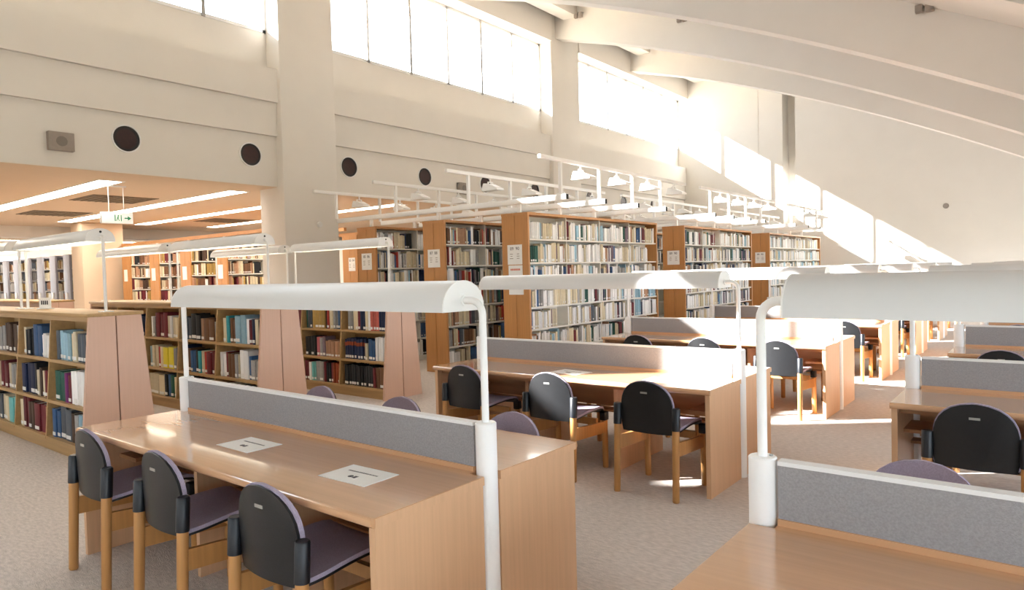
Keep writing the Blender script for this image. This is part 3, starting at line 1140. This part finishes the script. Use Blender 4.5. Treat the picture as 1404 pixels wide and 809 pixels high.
sp0, spst = make_spot(), []
FR_Y = [[7.48, 8.455, 9.42, 10.37], [12.42, 13.35, 14.28, 15.2], [17.4, 18.5, 19.6, 20.7]]
for bi, ys in enumerate(FR_Y):
    t = thing('lighting_frame', 'white overhead lighting frame standing on the %s of tall bookcases' % BLKN[bi], 'light frame', (0, ys[0], 2.285), 0, 'lighting frames')
    Y0 = ys[0]
    for y in ys:
        bt = MB().bbox(-9.76, -5.0, y - Y0 - 0.03, y - Y0 + 0.03, 0.125, 0.20, 0.006).build('batten', 'bright', t)
        for s, xx in ((-1, -9.76), (1, -5.0)):
            MB().box(*sorted((xx, xx + s * 0.004)), y - Y0 - 0.026, y - Y0 + 0.026, 0.13, 0.195).build('end_plug', 'rubber' if s > 0 else 'white', bt)
        for x in TALL_X:
            MB().box(x - 0.025, x + 0.025, y - Y0 - 0.02, y - Y0 + 0.02, 0.0, 0.125).build('stand', 'bright', t)
    ye = ys[-1] + 0.95
    for xi, x in enumerate(RAIL_X):
        MB().bbox(x - 0.025, x + 0.025, -0.46, ye - Y0, 0.622, 0.672, 0.005).build('rail', 'bright', t)
        for y in ys:
            MB().box(x - 0.022, x + 0.022, y - Y0 - 0.018, y - Y0 + 0.018, 0.20, 0.622).build('upright', 'bright', t)
        for k, y in enumerate(ys):
            place(sp0, spst, (x, y + 0.50, 2.285 + 0.622), -math.pi / 2,
                  'white spotlight hung from the %s rail, %s along the %s frame' % (ORD[xi], ORD[k], BLKN[bi]), 'spotlights on the rails')

# ------------------------------------------------------------------ things on the clerestory wall
def make_port():
    t = thing('round_vent', 'x', 'vent')
    seg = 32
    def ring(r0, r1, x0, x1):
        vs, fs = [], []
        for k in range(seg):
            a = 2 * math.pi * k / seg
            c, s = math.cos(a), math.sin(a)
            vs += [(x0, r0 * c, r0 * s), (x1, r0 * c, r0 * s), (x1, r1 * c, r1 * s), (x0, r1 * c, r1 * s)]
        for k in range(seg):
            a, d = 4 * k, 4 * ((k + 1) % seg)
            for i in range(4):
                j = (i + 1) % 4
                fs.append((a + i, d + i, d + j, a + j))
        return MB().add(vs, fs, True)
    ring(0.178, 0.194, 0.0, 0.02).build('rim', 'whitemat', t)  # pale tone stands for the lit inside of the recess
    ring(0.14, 0.175, 0.0, 0.010).build('inner_ring', 'rubber', t)
    MB().tube([(0.0, 0, 0), (0.006, 0, 0)], 0.142, 28).build('grille', 'port', t)
    return t


po0, post_ = make_port(), []
pys = [2.30, 4.25, 6.14, 8.11, 10.04, 11.95, 13.84, 16.4, 18.3, 20.2]
for k, y in enumerate(pys):
    place(po0, post_, (-10.22, y, 3.495), 0, 'dark round port in the wall band, %s counted toward the far wall' % ORD[k], 'round ports in the wall band')
for y, lab in ((3.42, 'grey box loudspeaker on the wall band before the free column'), (11.15, 'grey box loudspeaker on the wall band over the tall bookcases')):
    t = thing('wall_speaker', lab, 'speaker', (-10.22, y, 3.34), 0, 'wall loudspeakers')
    MB().bbox(0, 0.09, -0.15, 0.15, -0.12, 0.12, 0.008).build('case', 'greybox', t)
    MB().tube([(0.09, 0.0, 0), (0.094, 0.0, 0)], 0.065, 24).build('speaker_grille', 'mesh', t)

# sensor dots
t = tag(MB().tube([(XC, 7.30, 2.40), (XC + 0.03, 7.30, 2.40)], [0.055, 0.045], 20).build('wall_sensor', 'white'), 'small white round sensor on the column', 'sensor')
t = tag(MB().tube([(-2.46, YFAR, 3.01), (-2.46, YFAR - 0.05, 3.01)], [0.075, 0.06], 16).build('wall_sensor', 'greybox'), 'small grey round sensor on the far wall', 'sensor')

# thin sloping bars on brackets on the far wall
for (x0, z0, x1, z1, lab) in ((-5.24, 2.045, -4.30, 1.43, 'thin sloping bar on the far wall, bookcase side'), (-3.78, 2.065, -3.0, 1.46, 'thin sloping bar on the far wall, aisle side')):
    t = thing('sloping_bar', lab, 'rail', (x0, YFAR, 0), 0, 'sloping bars on the far wall')
    MB().tube([(0, -0.09, z0), (x1 - x0, -0.09, z1)], 0.022, 10).build('rail', 'whitemat', t)
    for f_ in (0.15, 0.85):
        MB().tube([((x1 - x0) * f_, -0.09, z0 + (z1 - z0) * f_), ((x1 - x0) * f_, 0.0, z0 + (z1 - z0) * f_)], 0.012, 8).build('bracket', 'whitemat', t)

# clamp lights fixed under the beams
for (x, y, z, lab) in ((-9.3, 14.62, 7.80, 'small grey fitting by the beam end over the second column'), (-6.6, 14.66, 7.05, 'small grey fitting in mid span of the arched beam'),
                       (-1.43, 10.95, 4.93, 'small grey fitting on the lower arched beam')):
    t = thing('beam_fitting', lab, 'fitting', (x, y, z), 0, 'fittings on the arched beams')
    MB().bbox(-0.10, -0.01, -0.08, 0.0, -0.07, 0.03, 0.006).build('body', 'greybox', t)
    MB().bbox(0.02, 0.12, -0.09, 0.0, -0.08, 0.04, 0.006).build('body', 'greybox', t)
    MB().box(-0.10, 0.12, -0.02, 0.10, 0.03, 0.045).build('bracket', 'steel', t)

# ------------------------------------------------------------------ the low stack area
for k, y in enumerate([2.35, 4.37, 6.42, 8.2, 10.15, 12.1]):
    t = thing('ceiling_light', 'long recessed fluorescent ceiling light, %s line counted from the window front' % ORD[k], 'ceiling light', (-15.1, y, ZLOW), 0, 'recessed ceiling lights')
    m = MB()
    m.box(-4.05, 4.05, -0.19, -0.16, -0.006, 0)
    m.box(-4.05, 4.05, 0.16, 0.19, -0.006, 0)
    m.box(-4.05, -4.0, -0.16, 0.16, -0.006, 0)
    m.box(4.0, 4.05, -0.16, 0.16, -0.006, 0)
    m.build('trim', 'whitemat', t)
    for j in range(6):
        MB().box(-4.0 + j * 8 / 6 + 0.012, -4.0 + (j + 1) * 8 / 6 - 0.012, -0.16, 0.16, -0.004, -0.001).build('lens', 'tube', t)
for k, x in enumerate((-22.6, -25.2, -27.8, -30.4)):  # extra lights added to brighten the dark grey stacks
    t = thing('ceiling_light', 'added fill light across the grey stacks, %s beyond the pillar' % ORD[k], 'ceiling light', (x, 8.0, ZLOW), math.pi / 2, 'recessed ceiling lights')
    for j in range(6):
        MB().box(-4.0 + j * 8 / 6 + 0.012, -4.0 + (j + 1) * 8 / 6 - 0.012, -0.16, 0.16, -0.004, -0.001).build('lens', 'tube', t)
for (x, y, wh) in ((-13.5, 5.36, 'behind the exit sign'), (-16.9, 5.5, 'deeper in than the exit sign'), (-16.8, 9.3, 'above the honey-wood bookcases'), (-13.4, 9.2, 'behind the free column')):
    t = thing('air_vent', 'dark olive ceiling air grille between the long lights, ' + wh, 'vent', (x, y, ZLOW), 0, 'ceiling air grilles')
    MB().box(-0.55, 0.55, -0.55, 0.55, -0.008, 0).build('plate', 'grille', t)
    for j in range(9):
        MB().box(-0.5, 0.5, -0.5 + j * 0.12, -0.46 + j * 0.12, -0.016, -0.008).build('slat', 'grille', t)
# lower bulkhead and strip of windows far behind
struct('trim_2', MB().box(-21.2, -20.8, YB, YFAR2, 2.72, ZLOW), 'paint')
# pillar in the stack area
struct('column', MB().bbox(-19.7, -19.0, 6.74, 7.72, 0, ZLOW, 0.02), 'soffit')  # tan shading from the lamps put into the pillar colour

# exit sign
t = thing('exit_sign', 'lit white exit sign with green running figure and arrow, hung on two rods', 'sign', (-11.6, 4.63, 2.5))
MB().bbox(-0.03, 0.03, -0.235, 0.235, -0.09, 0.09, 0.006).build('case', 'whitemat', t)
fc = MB().box(0.03, 0.033, -0.225, 0.225, -0.08, 0.08).build('sign_face', 'signface', t)
m = MB()
m.box(0.033, 0.0345, 0.10, 0.155, -0.010, 0.010)
m.prism([(0.15, -0.036), (0.205, 0.0), (0.15, 0.036)], 'x', 0.033, 0.0345)
m.build('arrow', 'green', fc)
m = MB()
m.box(0.033, 0.0345, -0.045, -0.030, -0.05, 0.05)
m.box(0.033, 0.0345, 0.045, 0.060, -0.05, 0.05)
m.build('door_mark', 'green', fc)
m = MB()
m.tube([(0.033, 0.012, 0.036), (0.0345, 0.012, 0.036)], 0.012, 12)
m.prism([(-0.004, 0.022), (0.016, 0.022), (0.012, -0.012), (-0.010, -0.012)], 'x', 0.033, 0.0345)
m.prism([(-0.010, -0.010), (0.002, -0.010), (-0.016, -0.048), (-0.024, -0.044)], 'x', 0.033, 0.0345)
m.prism([(0.002, -0.010), (0.012, -0.010), (0.030, -0.044), (0.020, -0.048)], 'x', 0.033, 0.0345)
m.build('running_figure', 'green', fc)
for s in (-1, 1):
    MB().tube([(0, s * 0.11, 0.09), (0, s * 0.11, ZLOW - 2.5 - 0.02)], 0.006, 8).build('rod', 'whitemat', t)
MB().box(-0.03, 0.03, -0.15, 0.15, ZLOW - 2.5 - 0.02, ZLOW - 2.5).build('ceiling_plate', 'whitemat', t)

# tall bookcases far back under the low ceiling
for k, x in enumerate((-18.62, -17.07, -15.52, -13.95)):
    make_tall((x, 7.6, 0), 3, 0.93, 'honey-wood bookcase under the low ceiling, %s from the pillar' % ORD[k])
    fill_face(x + TW / 2, 7.6, 3, 0.93, W_WARM, shelves=range(2, 7), bays=(0, 1))
    sheet_sign(x - 0.03, 7.6, 1.66, 0.2, 0.3, 'cream sheet on the end of the %s honey-wood bookcase from the pillar' % ORD[k])
make_tall((-10.9, 8.6, 0), 2, 0.93, 'honey-wood bookcase standing behind the free column')
sheet_sign(-10.9 + 0.06, 8.6, 1.72, 0.2, 0.26, 'white numbered sign on the bookcase behind the free column', '83  84')
# light battens over them
t = thing('lighting_frame', 'lighting battens over the honey-wood bookcases under the low ceiling', 'light frame', (0, 7.7, 2.285), 0, 'lighting frames')
for y in (0.0, 1.2, 2.4):
    MB().box(-19.1, -11.4, y - 0.03, y + 0.03, 0.13, 0.20).build('batten', 'tallwood', t)
    for x in (-18.62, -17.07, -15.52, -13.95):
        MB().box(x - 0.025, x + 0.025, y - 0.02, y + 0.02, 0, 0.13).build('stand', 'whitemat', t)

# grey mobile stacks left of the pillar
for k in range(11):
    x = -20.4 - 1.05 * k
    t = thing('mobile_stack', 'grey steel mobile shelving stack, %s from the pillar' % ORD[k], 'shelving', (x, 7.2, 0), 0, 'grey mobile stacks')
    MB().bbox(-0.22, 0.22, 0, 0.06, 0.02, 2.3, 0.008).build('end_panel', 'stack', t)
    MB().box(-0.02, 0.02, 0.06, 3.0, 0.02, 2.3).build('back_panel', 'stack', t)
    MB().bbox(-0.05, 0.05, -0.03, 0.0, 0.95, 1.25, 0.006).build('crank_plate', 'whitemat', t)
    for z in TZ:
        MB().box(-0.22, 0.22, 0.06, 3.0, z - 0.02, z).build('shelf', 'cream', t)
    MB().box(-0.22, 0.22, 0.06, 3.0, 2.25, 2.3).build('top_cover', 'stack', t)
    fill_face(x + 0.22, 7.2, 3, 0.95, 'wccgsoucwa', shelves=range(2, 7), bays=(0, 1))

BK.build('shelved_books', 'rows of small books filling the tall bookcases and stacks')
print('individual books', n_ind[0], 'objects', len(bpy.data.objects))
